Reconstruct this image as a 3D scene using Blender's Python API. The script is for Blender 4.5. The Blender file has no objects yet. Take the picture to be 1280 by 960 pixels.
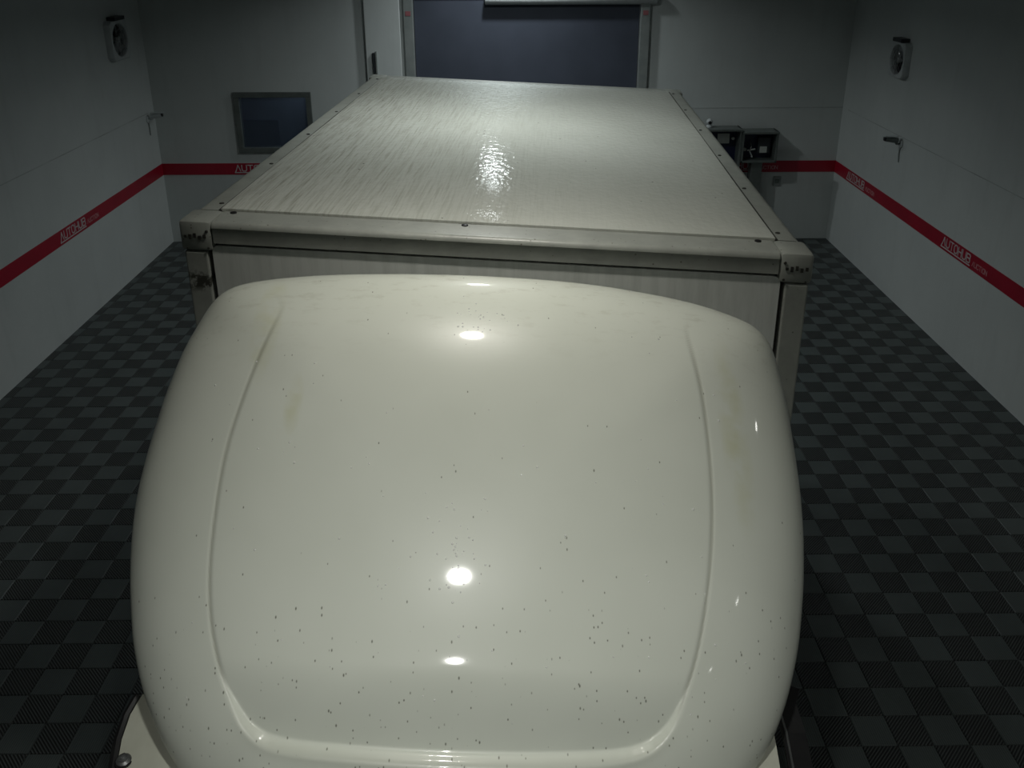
import bpy, bmesh, math, random
import numpy as np
from mathutils import Vector, Matrix

random.seed(7)
sc = bpy.context.scene
COL = sc.collection
PI = math.pi

# ------------------------------------------------------------------ camera
P_, YAW, ROLL, H_, F_, CX, CY = 0.36634, 0.007374, -0.0030685, 4.18464, 1087.823, 643.784, 338.462
fv = Vector((math.sin(YAW)*math.cos(P_), math.cos(YAW)*math.cos(P_), -math.sin(P_)))
rv = Vector((math.cos(YAW), -math.sin(YAW), 0)); uv_ = rv.cross(fv)
RV = math.cos(ROLL)*rv + math.sin(ROLL)*uv_
UV = -math.sin(ROLL)*rv + math.cos(ROLL)*uv_
cd = bpy.data.cameras.new('camera'); cam = bpy.data.objects.new('camera', cd); COL.objects.link(cam)
cam.matrix_world = Matrix(((RV.x, UV.x, -fv.x, 0), (RV.y, UV.y, -fv.y, 0), (RV.z, UV.z, -fv.z, H_), (0, 0, 0, 1)))
cd.sensor_width = 36; cd.lens = F_/1280*36
cd.shift_x = -(CX-640)/1280; cd.shift_y = (CY-480)/1280
cd.clip_start = 0.05; cd.clip_end = 100
sc.camera = cam

# ------------------------------------------------------------------ world, light, exposure
w = bpy.data.worlds.new('world'); sc.world = w; w.use_nodes = True
w.node_tree.nodes['Background'].inputs[0].default_value = (0.55, 0.65, 0.75, 1)
w.node_tree.nodes['Background'].inputs[1].default_value = 0.02
vs = sc.view_settings
vs.view_transform = 'Standard'; vs.look = 'None'; vs.gamma = 1; vs.use_curve_mapping = False
vs.exposure = 0.22
CEIL = 4.75
# x, y, watts, spread degrees, radius, colour  (each one sits in a downlight fixture on the ceiling)
LAMPS = [(-0.05, -0.5, 14, 120, .045, (1, 1, .95)),
         (-0.05, 0.6, 12, 120, .05, (1, 1, .95)),
         (-0.05, 2.65, 6.5, 110, .05, (1, .96, .88)),
         (-0.05, 5.0, 13, 130, .08, (.97, 1, .97)),
         (-0.05, 7.3, 8, 140, .08, (.95, 1, 1)),
         (-0.05, 9.2, 30, 150, .10, (.92, 1, 1)),
         (-0.05, 11.4, 25, 140, .10, (.90, .98, 1)),
         (4.2, -1.3, 2, 140, .05, (1, 1, .95)),
         (4.2, 0.1, 2, 140, .05, (1, 1, .95)),
         (4.2, 2.3, 3.5, 140, .05, (1, 1, .95))]

# ------------------------------------------------------------------ materials
def mat(name, col, rough=.5, metal=0, build=None, spec=.5, coat=0):
    m = bpy.data.materials.new(name); m.use_nodes = True
    nt = m.node_tree; b = nt.nodes['Principled BSDF']
    b.inputs['Base Color'].default_value = (*col, 1); b.inputs['Roughness'].default_value = rough
    b.inputs['Metallic'].default_value = metal; b.inputs['Specular IOR Level'].default_value = spec
    b.inputs['Coat Weight'].default_value = coat; b.inputs['Coat Roughness'].default_value = .05
    if build: build(nt, b)
    return m
class N:
    """small node helper"""
    def __init__(s, nt): s.nt = nt
    def n(s, t, **k):
        x = s.nt.nodes.new(t)
        for a, v in k.items(): setattr(x, a, v)
        return x
    def link(s, a, b): s.nt.links.new(a, b)
    def math(s, op, a, b=None, c=None, clamp=False):
        x = s.n('ShaderNodeMath', operation=op, use_clamp=clamp)
        for i, v in enumerate((a, b, c)):
            if v is None: continue
            if isinstance(v, (int, float)): x.inputs[i].default_value = v
            else: s.link(v, x.inputs[i])
        return x.outputs[0]
    def pos(s, scale=(1, 1, 1), obj=False):
        t = s.n('ShaderNodeTexCoord').outputs['Object'] if obj else s.n('ShaderNodeNewGeometry').outputs['Position']
        mp = s.n('ShaderNodeMapping'); mp.inputs['Scale'].default_value = scale; s.link(t, mp.inputs[0]); return mp.outputs[0]
    def noise(s, vec, scale, detail=3, rough=.5):
        x = s.n('ShaderNodeTexNoise'); x.inputs['Scale'].default_value = scale; x.inputs['Detail'].default_value = detail
        x.inputs['Roughness'].default_value = rough; s.link(vec, x.inputs['Vector']); return x.outputs['Fac']
    def ramp(s, f, a, b):
        x = s.n('ShaderNodeMapRange', clamp=True); s.link(f, x.inputs[0]); x.inputs[1].default_value = a; x.inputs[2].default_value = b
        return x.outputs[0]
    def mix(s, f, a, b):
        x = s.n('ShaderNodeMix', data_type='RGBA')
        if isinstance(f, (int, float)): x.inputs[0].default_value = f
        else: s.link(f, x.inputs[0])
        for i, v in ((6, a), (7, b)):
            if isinstance(v, tuple): x.inputs[i].default_value = (*v, 1)
            else: s.link(v, x.inputs[i])
        return x.outputs[2]
    def bump(s, h, strength, dist, b):
        x = s.n('ShaderNodeBump'); x.inputs['Strength'].default_value = strength; x.inputs['Distance'].default_value = dist
        s.link(h, x.inputs['Height']); s.link(x.outputs[0], b.inputs['Normal'])
    def specks(s, vec, scale, thr):
        """small round dots: 1 inside"""
        x = s.n('ShaderNodeTexVoronoi'); x.inputs['Scale'].default_value = scale; s.link(vec, x.inputs['Vector'])
        d = s.ramp(x.outputs['Distance'], thr, thr*.4)
        sep = s.n('ShaderNodeSeparateColor'); s.link(x.outputs['Color'], sep.inputs[0])
        return d, sep.outputs[0]

def b_shell(nt, b):
    h = N(nt); p = h.pos()
    sep = h.n('ShaderNodeSeparateXYZ'); h.link(p, sep.inputs[0])
    base = h.mix(h.ramp(h.noise(p, 2.2, 3), .35, .7), (.60, .63, .56), (.56, .59, .52))
    # yellowed grime runs on the shoulders
    def blob(cx, cy, sx, sy):
        dx = h.math('DIVIDE', h.math('SUBTRACT', sep.outputs[0], cx), sx); dy = h.math('DIVIDE', h.math('SUBTRACT', sep.outputs[1], cy), sy)
        r = h.math('ADD', h.math('MULTIPLY', dx, dx), h.math('MULTIPLY', dy, dy)); return h.ramp(r, 1, 0)
    st = h.math('ADD', blob(.66, 2.22, .05, .26), h.math('ADD', blob(-.74, 2.45, .05, .2), blob(-.62, 2.2, .03, .08)), clamp=True)
    st = h.math('MULTIPLY', h.math('MULTIPLY', st, h.ramp(h.noise(p, 14, 4), .35, .65)), .5)
    c = h.mix(st, base, (.47, .475, .28))
    # dirt specks, thick towards the nose
    near = h.ramp(sep.outputs[1], 1.9, 1.42)
    d1, r1 = h.specks(h.pos((1, .45, .6)), 60, .17)
    keep = h.math('LESS_THAN', r1, h.math('ADD', .012, h.math('MULTIPLY', near, .45)))
    d2, r2 = h.specks(h.pos((1, .5, .7)), 90, .22)
    keep2 = h.math('LESS_THAN', r2, h.math('ADD', .02, h.math('MULTIPLY', near, .30)))
    sp = h.math('MAXIMUM', h.math('MULTIPLY', d1, keep), h.math('MULTIPLY', d2, keep2))
    c = h.mix(h.math('MULTIPLY', sp, .85), c, (.10, .10, .075))
    an = h.n('ShaderNodeAttribute', attribute_name='crease_shade'); c = h.mix(h.math('MULTIPLY', an.outputs['Fac'], .8), c, (.17, .17, .13))  # shade of the crease, mixed into the base colour
    # faint smears at the crest
    sm = h.math('MULTIPLY', h.ramp(h.noise(h.pos((3, 9, 9)), 4, 5, .7), .54, .66), h.ramp(sep.outputs[1], 2.3, 2.6))
    c = h.mix(h.math('MULTIPLY', sm, .35), c, (.36, .36, .29))
    h.link(c, b.inputs['Base Color'])
    h.bump(h.noise(p, 3.0, 2), .06, .02, b)
def b_roof(nt, b):
    h = N(nt); p = h.pos(obj=True)
    sep = h.n('ShaderNodeSeparateXYZ'); h.link(p, sep.inputs[0])
    left = h.ramp(sep.outputs[0], .35, -.9)
    s1 = h.ramp(h.noise(h.pos((40, 1.3, 1), True), 1.6, 4, .65), .48, .72)
    s2 = h.ramp(h.noise(h.pos((110, 3.5, 1), True), 1.0, 3, .6), .50, .68)
    st = h.math('MULTIPLY', h.math('MAXIMUM', s1, s2), h.math('ADD', .08, h.math('MULTIPLY', left, .52)))
    base = h.mix(h.ramp(h.noise(p, 1.7, 3), .3, .7), (.61, .635, .58), (.55, .575, .52))
    c = h.mix(st, base, (.27, .27, .21))
    d1, r1 = h.specks(p, 24, .13)
    c = h.mix(h.math('MULTIPLY', d1, h.math('LESS_THAN', r1, .07)), c, (.07, .07, .055))
    h.link(c, b.inputs['Base Color'])
    wet = h.ramp(sep.outputs[0], .75, -.1)
    bf = h.noise(h.pos((1.2, .8, 1), True), 30, 2, .5)
    h.bump(bf, .17, .010, b)
def b_alu(nt, b):
    h = N(nt); p = h.pos(obj=True)
    f = h.ramp(h.noise(p, 9, 5, .65), .35, .75)
    c = h.mix(f, (.35, .37, .335), (.27, .285, .26))
    d1, r1 = h.specks(p, 60, .25)
    c = h.mix(h.math('MULTIPLY', d1, h.math('LESS_THAN', r1, .12)), c, (.12, .12, .09))
    h.link(c, b.inputs['Base Color']); h.bump(h.noise(p, 60, 3), .15, .004, b)
def b_panel(nt, b):
    h = N(nt)
    f = h.ramp(h.noise(h.pos((14, 1, 1.5), True), 2, 4, .6), .4, .75)
    c = h.mix(f, (.74, .77, .73), (.60, .63, .59)); h.link(c, b.inputs['Base Color'])
def b_scuff(nt, b):
    b_alu(nt, b); h = N(nt); p = h.pos(obj=True)
    sep = h.n('ShaderNodeSeparateXYZ'); h.link(p, sep.inputs[0])
    z = h.math('ABSOLUTE', h.math('SUBTRACT', sep.outputs[2], 2.975))
    f = h.math('MULTIPLY', h.ramp(z, .05, .02), h.ramp(h.noise(p, 30, 4, .7), .46, .56))
    src = b.inputs['Base Color'].links[0].from_socket
    h.link(h.mix(f, src, (.05, .05, .04)), b.inputs['Base Color'])
def b_wall(nt, b):
    h = N(nt); p = h.pos()
    f = h.ramp(h.noise(p, .9, 5, .6), .3, .75)
    c = h.mix(f, (.60, .63, .615), (.53, .56, .55))
    g = h.ramp(h.noise(h.pos((6, 6, .7)), 1.2, 4, .6), .55, .8)
    c = h.mix(h.math('MULTIPLY', g, .25), c, (.42, .44, .42))
    h.link(c, b.inputs['Base Color']); h.bump(h.noise(p, 30, 3), .08, .01, b)
def tile_mat(dark):
    def bld(nt, b):
        h = N(nt); g = h.n('ShaderNodeNewGeometry').outputs['Position']
        sep = h.n('ShaderNodeSeparateXYZ'); h.link(g, sep.inputs[0]); X, Y = sep.outputs[0], sep.outputs[1]
        k = 2*PI/(.0205 if dark else .0125)
        if dark:
            sg = h.math('SIGN', X); ph = h.math('SUBTRACT', X, h.math('MULTIPLY', sg, Y))
        else: ph = X
        s = h.math('SINE', h.math('MULTIPLY', ph, k)); s01 = h.math('MULTIPLY_ADD', s, .5, .5)
        v = h.ramp(h.noise(g, 2.5, 4, .6), .3, .75)
        if dark:
            top = h.mix(v, (.095, .107, .102), (.07, .08, .077)); low = (.011, .013, .013)
            c = h.mix(h.ramp(s01, .5, .92), low, top)
            h.bump(s01, .8, .004, b)
        else:
            top = h.mix(v, (.102, .123, .120), (.076, .093, .090))
            c = h.mix(h.ramp(s01, 0, .4), (.052, .06, .059), top)
            h.bump(s01, .35, .002, b)
        h.link(c, b.inputs['Base Color'])
    return bld
def b_curtain(nt, b):
    h = N(nt); f = h.noise(h.pos((1, 1, 1)), 3, 3); f2 = h.noise(h.pos((1, 1, 1)), 160, 2)
    c = h.mix(h.ramp(f, .3, .7), (.058, .068, .095), (.048, .057, .08)); h.link(c, b.inputs['Base Color']); h.bump(f2, .1, .003, b)
def b_grime(c1, c2, sc_):
    def f(nt, b):
        h = N(nt); h.link(h.mix(h.ramp(h.noise(h.pos(), sc_, 4, .6), .35, .7), c1, c2), b.inputs['Base Color'])
    return f

M = {}
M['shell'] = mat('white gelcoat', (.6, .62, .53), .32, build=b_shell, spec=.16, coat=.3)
M['cabw'] = mat('white cab paint', (.6, .61, .52), .25, build=b_grime((.60, .61, .52), (.5, .51, .42), 5), coat=.3)
M['roof'] = mat('wet white roof skin', (.6, .6, .5), .09, build=b_roof, spec=.5)
M['alu'] = mat('dull painted rail', (.4, .4, .36), .38, build=b_alu)
M['scuff'] = mat('scuffed rail', (.4, .4, .36), .38, build=b_scuff)
M['panel'] = mat('grey white body panel', (.4, .4, .36), .42, build=b_panel)
M['wall'] = mat('painted wall', (.45, .47, .46), .6, build=b_wall, spec=.3)
M['joint'] = mat('wall joint bead', (.3, .32, .31), .6, build=b_grime((.50, .53, .515), (.30, .32, .31), 1.5))
M['ceil'] = mat('grey ceiling', (.2, .21, .21), .8, build=b_grime((.30, .31, .32), (.24, .25, .26), 2))
M['tdark'] = mat('dark ridged tile', (.03, .03, .03), .42, build=tile_mat(True))
M['tlight'] = mat('slate ribbed tile', (.1, .1, .1), .42, build=tile_mat(False))
M['screed'] = mat('dark concrete', (.02, .022, .022), .7, build=b_grime((.02, .022, .022), (.012, .014, .014), 3))
M['red'] = mat('red vinyl', (.20, .004, .014), .4, build=b_grime((.40, .007, .03), (.33, .006, .024), 3))
M['lettw'] = mat('white vinyl lettering', (.62, .6, .6), .4, build=b_grime((.62, .6, .6), (.5, .48, .48), 20))
M['lettp'] = mat('pink vinyl lettering', (.5, .14, .16), .4, build=b_grime((.62, .30, .32), (.54, .24, .26), 20))
M['black'] = mat('black rubber', (.008, .008, .009), .45, build=b_grime((.008, .008, .009), (.014, .014, .014), 20))
M['groove'] = mat('dark sealant and gap shade', (.02, .02, .018), .7, build=b_grime((.02, .02, .018), (.05, .05, .04), 30))
M['frame'] = mat('grey metal frame', (.16, .18, .17), .4, metal=.3, build=b_grime((.17, .19, .18), (.12, .14, .13), 8))
M['post'] = mat('pale metal post', (.3, .33, .32), .4, metal=.2, build=b_grime((.32, .34, .33), (.24, .27, .26), 6))
M['whitem'] = mat('white plastic', (.55, .58, .58), .4, build=b_grime((.55, .58, .58), (.45, .48, .48), 9))
M['curtain'] = mat('dark blue door curtain', (.05, .06, .09), .6, build=b_curtain)
M['dark'] = mat('charcoal plastic', (.02, .024, .028), .4, build=b_grime((.02, .024, .028), (.03, .035, .04), 15))
M['blue'] = mat('dark blue panel', (.012, .018, .06), .4, build=b_grime((.012, .018, .06), (.01, .012, .035), 12))
M['boothwall'] = mat('dim booth wall', (.10, .125, .16), .8, build=b_grime((.10, .125, .16), (.08, .10, .13), 3))
M['chrome'] = mat('chrome', (.6, .6, .6), .18, metal=1, build=b_grime((.6, .6, .6), (.5, .5, .5), 30))
M['steel'] = mat('galvanised steel', (.3, .31, .31), .35, metal=.8, build=b_grime((.32, .33, .33), (.22, .23, .23), 12))
M['paper'] = mat('paper label', (.6, .62, .58), .6, build=b_grime((.6, .62, .58), (.5, .52, .48), 40))
M['redref'] = mat('red reflector', (.45, .10, .11), .35, build=b_grime((.36, .13, .14), (.28, .11, .12), 30))
M['brown'] = mat('amber lens', (.5, .2, .03), .25, build=b_grime((.5, .2, .03), (.4, .15, .02), 30))
def glass(name, col, rough, alpha):
    m = mat(name, col, rough, build=b_grime(col, tuple(c*.9 for c in col), 6)); b = m.node_tree.nodes['Principled BSDF']
    b.inputs['Alpha'].default_value = alpha; return m
M['glass'] = glass('window glass', (.09, .12, .17), .12, .45)
M['autoglass'] = mat('dark windscreen glass', (.01, .012, .014), .06, build=b_grime((.01, .012, .014), (.014, .016, .018), 4))
mw = bpy.data.materials.new('clear water'); mw.use_nodes = True
bw_ = mw.node_tree.nodes['Principled BSDF']; bw_.inputs['Base Color'].default_value = (.9, .92, .9, 1); bw_.inputs['Roughness'].default_value = .03
bw_.inputs['Alpha'].default_value = .4; bw_.inputs['IOR'].default_value = 1.33; bw_.inputs['Coat Weight'].default_value = .6
_h = N(mw.node_tree); _h.link(_h.mix(_h.noise(_h.pos(), 5), (.9, .92, .9), (.96, .97, .95)), bw_.inputs['Base Color']); M['water'] = mw
ml = bpy.data.materials.new('lit diffuser'); ml.use_nodes = True
_b = ml.node_tree.nodes['Principled BSDF']; _b.inputs['Emission Color'].default_value = (1, .97, .9, 1); _b.inputs['Emission Strength'].default_value = 12
_h = N(ml.node_tree); _h.link(_h.mix(_h.noise(_h.pos(), 5), (.8, .8, .8), (.85, .85, .85)), _b.inputs['Base Color']); M['lit'] = ml

# ------------------------------------------------------------------ mesh helpers
class MB:
    def __init__(s): s.v = []; s.f = []
    def add(s, vs, fs):
        o = len(s.v); s.v += [tuple(v) for v in vs]; s.f += [tuple(i+o for i in f) for f in fs]; return s
    def box(s, x0, x1, y0, y1, z0, z1, c=0):
        x0, x1 = sorted((x0, x1)); y0, y1 = sorted((y0, y1)); z0, z1 = sorted((z0, z1))
        if c <= 0:
            vs = [(x, y, z) for z in (z0, z1) for y in (y0, y1) for x in (x0, x1)]
            return s.add(vs, [(0, 2, 3, 1), (4, 5, 7, 6), (0, 1, 5, 4), (2, 6, 7, 3), (0, 4, 6, 2), (1, 3, 7, 5)])
        bm = bmesh.new(); bmesh.ops.create_cube(bm, size=1)
        for v in bm.verts: v.co = ((x0+x1)/2+v.co.x*(x1-x0), (y0+y1)/2+v.co.y*(y1-y0), (z0+z1)/2+v.co.z*(z1-z0))
        bmesh.ops.bevel(bm, geom=list(bm.edges), offset=c, segments=2, affect='EDGES', profile=.5)
        bm.verts.index_update(); s.add([v.co[:] for v in bm.verts], [[v.index for v in f.verts] for f in bm.faces]); bm.free(); return s
    def ring(s, loops, closed=True, caps=True):
        n = len(loops[0]); vs = [p for l in loops for p in l]; fs = []
        for k in range(len(loops)-1):
            for i in range(n if closed else n-1):
                j = (i+1) % n; fs.append((k*n+i, k*n+j, (k+1)*n+j, (k+1)*n+i))
        if caps: fs += [tuple(reversed(range(n))), tuple((len(loops)-1)*n+i for i in range(n))]
        return s.add(vs, fs)
    def prism(s, prof, axis, a, b):
        """prof: 2D points in the two other axes (cyclic order), extruded along axis"""
        def P(q, t): return {0: (t, q[0], q[1]), 1: (q[0], t, q[1]), 2: (q[0], q[1], t)}[axis]
        return s.ring([[P(q, a) for q in prof], [P(q, b) for q in prof]])
    def tube(s, pts, r, n=10, caps=True):
        pts = [Vector(p) for p in pts]; R = r if isinstance(r, (list, tuple)) else [r]*len(pts); loops = []
        for i, p in enumerate(pts):
            t = (pts[min(i+1, len(pts)-1)]-pts[max(i-1, 0)]).normalized()
            a = t.cross(Vector((0, 0, 1)) if abs(t.z) < .9 else Vector((1, 0, 0))).normalized(); b = t.cross(a)
            loops.append([tuple(p+R[i]*(math.cos(2*PI*k/n)*a+math.sin(2*PI*k/n)*b)) for k in range(n)])
        return s.ring(loops, True, caps)
    def lathe(s, o, axis, prof, n=24):
        """prof: (radius, distance along axis)"""
        o = Vector(o); t = Vector(axis).normalized(); a = t.cross(Vector((0, 0, 1)) if abs(t.z) < .9 else Vector((1, 0, 0))).normalized(); b = t.cross(a)
        return s.ring([[tuple(o+t*d+max(r, 1e-4)*(math.cos(2*PI*k/n)*a+math.sin(2*PI*k/n)*b)) for k in range(n)] for r, d in prof])
    def build(s, name, m, parent=None, smooth=False, xf=None):
        vs = s.v if xf is None else [xf(v) for v in s.v]
        me = bpy.data.meshes.new(name); me.from_pydata(vs, [], s.f)
        bm = bmesh.new(); bm.from_mesh(me); bmesh.ops.recalc_face_normals(bm, faces=bm.faces[:]); bm.to_mesh(me); bm.free()
        me.materials.append(m)
        if smooth:
            me.polygons.foreach_set('use_smooth', [True]*len(me.polygons))
            try: me.set_sharp_from_angle(angle=math.radians(smooth if smooth is not True else 40))
            except Exception: pass
        o = bpy.data.objects.new(name, me); COL.objects.link(o)
        if parent: o.parent = parent
        return o
def tag(o, label=None, cat=None, group=None, kind=None):
    for k, v in (('label', label), ('category', cat), ('group', group), ('kind', kind)):
        if v: o[k] = v
    return o
def empty(name, loc, rz=0, label=None, cat=None, group=None, kind=None):
    o = bpy.data.objects.new(name, None); COL.objects.link(o); o.location = loc; o.rotation_euler = (0, 0, rz); o.empty_display_size = .1
    return tag(o, label, cat, group, kind)
def project(p):
    d = Vector(p)-Vector((0, 0, H_)); z = d.dot(fv)
    return (CX+F_*d.dot(RV)/z, CY-F_*d.dot(UV)/z) if z > .05 else (-9999, -9999)

# ------------------------------------------------------------------ room
WL, WR, D, FR = -4.9458, 4.6988, 12.1864, -3.0
def struct(name, b, m, parent=None):
    o = b.build(name, m, parent)
    if not parent: o['kind'] = 'structure'
    return o
wl = struct('wall_left', MB().box(WL-.15, WL, FR, D+.15, 0, CEIL), M['wall'])
wr = struct('wall_right', MB().box(WR, WR+.15, FR, D+.15, 0, CEIL), M['wall'])
struct('wall_front', MB().box(WL-.15, WR+.15, FR-.15, FR, 0, CEIL), M['wall'])
# back wall with openings for the window and the door
WX0, WX1, WZ0, WZ1 = -3.82, -2.74, 1.33, 2.185
DX0, DX1, DZ = -1.40, 1.90, 3.62
wb = MB()
wb.box(WL, WX0, D, D+.15, 0, CEIL).box(WX0, WX1, D, D+.15, 0, WZ0).box(WX0, WX1, D, D+.15, WZ1, CEIL)
wb.box(WX1, DX0, D, D+.15, 0, CEIL).box(DX1, WR, D, D+.15, 0, CEIL).box(DX0, DX1, D, D+.15, DZ, CEIL)
wbk = struct('wall_back', wb, M['wall'])
ce = struct('ceiling', MB().box(WL-.15, WR+.15, FR-.15, D+.15, CEIL, CEIL+.12), M['ceil'])
# fine horizontal joints of the wall boards (thin proud bead)
SZ = 1.94
MB().box(WL, WL+.003, FR, D-.2, SZ-.004, SZ+.004).build('board_joint', M['joint'], wl)
MB().box(WR-.003, WR, FR, D-.2, SZ-.004, SZ+.004).build('board_joint', M['joint'], wr)
MB().box(DX1+.3, WR, D-.003, D, SZ-.004, SZ+.004).build('board_joint', M['joint'], wbk)

# window
win = empty('window_1', ((WX0+WX1)/2, D, WZ0), kind='structure')
def wl_(b, name, m): return b.build(name, m, win, xf=lambda v: (v[0]-(WX0+WX1)/2, v[1]-D, v[2]-WZ0))
fb = MB(); t = .075
fb.box(WX0, WX1, D-.03, D+.1, WZ0, WZ0+t, .006).box(WX0, WX1, D-.03, D+.1, WZ1-t, WZ1, .006)
fb.box(WX0, WX0+t, D-.03, D+.1, WZ0+t, WZ1-t, .006).box(WX1-t, WX1, D-.03, D+.1, WZ0+t, WZ1-t, .006)
wl_(fb, 'window_frame', M['frame'])
wl_(MB().box(WX0+t, WX1-t, D+.02, D+.026, WZ0+t, WZ1-t), 'pane', M['glass'])
bb = MB(); bb.box(WX0-.3, WX1+.3, D+.9, D+.95, WZ0-.6, WZ1+.3).box(WX0-.35, WX0-.3, D+.16, D+.95, WZ0-.6, WZ1+.3).box(WX1+.3, WX1+.35, D+.16, D+.95, WZ0-.6, WZ1+.3)
bb.box(WX0-.35, WX1+.35, D+.16, D+.95, WZ1+.3, WZ1+.35).box(WX0-.35, WX1+.35, D+.16, D+.95, WZ0-.65, WZ0-.6)
wl_(bb, 'booth_lining', M['boothwall'])
bl = bpy.data.lights.new('booth_fill', 'POINT'); bl.energy = 5; bl.color = (.75, .88, 1); bl.shadow_soft_size = .1  # added fill light behind the pane to brighten it, no lamp seen there
blo = bpy.data.objects.new('booth_fill', bl); COL.objects.link(blo); blo.parent = win; blo.location = (.2, .55, 1.0)
mo = empty('monitor', (-3.5, D+.22, WZ0-.6), label='dark square monitor standing behind the back wall window', cat='monitor')
MB().box(-.29, .21, -.02, .03, .62, 1.03, .01).build('screen', M['blue'], mo)
MB().box(-.10, .02, -.015, .025, .02, .63).build('stem', M['dark'], mo)
MB().box(-.22, .14, -.06, .12, 0, .025, .005).build('base', M['dark'], mo)

# door
door = empty('door_1', (.25, D, 0), kind='structure')
dx = lambda v: (v[0]-.25, v[1]-D, v[2])
MB().box(-1.26, 1.78, D+.03, D+.05, 0, 3.45).build('door_curtain', M['curtain'], door, xf=dx)
for a, b_ in ((-1.40, -1.27), (1.79, 1.92)):
    pr = MB().box(a, b_, D-.06, D+.08, 0, 3.62, .008).build('guide_post', M['post'], door, xf=dx)
    MB().box((a+b_)/2-.035, (a+b_)/2+.035, D-.064, D-.059, 3.20, 3.26).build('reflector', M['redref'], pr, xf=dx)
hd = MB().lathe((-.30, D-.035, 3.41), (1, 0, 0), [(.001, 0), (.07, 0), (.075, .01), (.075, 2.29), (.07, 2.30), (.001, 2.30)], 20).build('roller_housing', M['whitem'], door, smooth=40, xf=dx)
MB().box(-1.45, 2.0, D-.03, D+.1, 3.47, 3.75, .02).build('roller_box', M['whitem'], door, xf=dx)
# pier beside the door and a slim cable duct on it
pier = tag(MB().box(-1.93, -1.45, D-.06, D+.02, 0, CEIL, .01).build('trim_1', M['wall']), kind='structure')
dk = empty('cable_duct', (-1.80, D-.06, 1.9), label='slim dark vertical cable duct on the pier left of the roller door', cat='duct')
MB().box(-.04, -.012, -.03, 0, 0, .82, .004).build('cover', M['dark'], dk)
MB().box(.0, .02, -.03, 0, 0, .84, .003).build('rail', M['post'], dk)

# red stripe with lettering
S0, S1 = 1.012, 1.178
ST = .004
G = {'A': [[(0, 0), (.5, 1), (1, 0)]], 'U': [[(0, 1), (0, .25), (.22, 0), (.78, 0), (1, .25), (1, 1)]], 'T': [[(0, 1), (1, 1)], [(.5, 1), (.5, 0)]],
     'O': [[(.25, 0), (0, .25), (0, .75), (.25, 1), (.75, 1), (1, .75), (1, .25), (.75, 0), (.25, 0)]], 'H': [[(0, 0), (0, 1)], [(1, 0), (1, 1)], [(0, .5), (1, .5)]],
     'B': [[(0, 0), (0, 1), (.8, 1), (1, .88), (1, .64), (.8, .53), (0, .53)], [(.8, .53), (1, .4), (1, .13), (.8, 0), (0, 0)]],
     'C': [[(1, .78), (.78, 1), (.25, 1), (0, .75), (0, .25), (.25, 0), (.78, 0), (1, .22)]], 'I': [[(.5, 0), (.5, 1)]], 'N': [[(0, 0), (0, 1), (1, 0), (1, 1)]]}
def letters(word, x, z, cw, ch, gap, th):
    """strokes as flat quads in (s, z)"""
    segs = []
    for c in word:
        wd = cw*(.35 if c == 'I' else 1)
        for pl in G[c]:
            for (a, b), (c2, d) in zip(pl, pl[1:]): segs.append(((x+a*wd, z+b*ch), (x+c2*wd, z+d*ch)))
        x += wd+gap
    return segs, x-gap
def strokes(segs, th, place, name, m, parent):
    b = MB()
    for k, ((x0, z0), (x1, z1)) in enumerate(segs):
        L = math.hypot(x1-x0, z1-z0); ux, uz = (x1-x0)/L*th/2, (z1-z0)/L*th/2
        q = [(x0-ux-uz, z0-uz+ux), (x1+ux-uz, z1+uz+ux), (x1+ux+uz, z1+uz-ux), (x0-ux+uz, z0-uz-ux)]
        h0, h1 = 0, .0015+.00004*k
        b.add([place(s, z_, h0) for s, z_ in q]+[place(s, z_, h1) for s, z_ in q], [(0, 1, 2, 3), (7, 6, 5, 4), (0, 4, 5, 1), (1, 5, 6, 2), (2, 6, 7, 3), (3, 7, 4, 0)])
    return b.build(name, m, parent)
def sign(s0, place, parent):
    sg, xe = letters('AUTOHUB', 0, .052, .066, .085, .022, .012)
    sg += [((-.012, .030), (xe+.006, .030)), ((-.012, .030), (0, .055))]
    strokes([((s0+a, S0+b), (s0+c, S0+d)) for (a, b), (c, d) in sg], .0125, place, 'lettering', M['lettw'], parent)
    sg2, xe2 = letters('AUCTION', xe+.055, .045, .036, .048, .010, .007)
    strokes([((s0+a, S0+b), (s0+c, S0+d)) for (a, b), (c, d) in sg2], .0075, place, 'small_lettering', M['lettp'], parent)
tl = struct('trim_2', MB().box(WL, WL+ST, FR, D, S0, S1), M['red'])
tb = struct('trim_3', MB().box(WL, DX0-.53, D-ST, D, S0, S1).box(DX1+.05, WR, D-ST, D, S0, S1), M['red'])
tr = struct('trim_4', MB().box(WR-ST, WR, FR, D, S0, S1), M['red'])
for s in (9.13, 6.31): sign(s, lambda s_, z, h: (WL+ST+h, s_, z), tl)
for s in (8.87, 11.69, 6.05): sign(-s, lambda s_, z, h: (WR-ST-h, -s_, z), tr)
for s in (-3.90, 2.93): sign(s, lambda s_, z, h: (s_, D-ST-h, z), tb)

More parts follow.
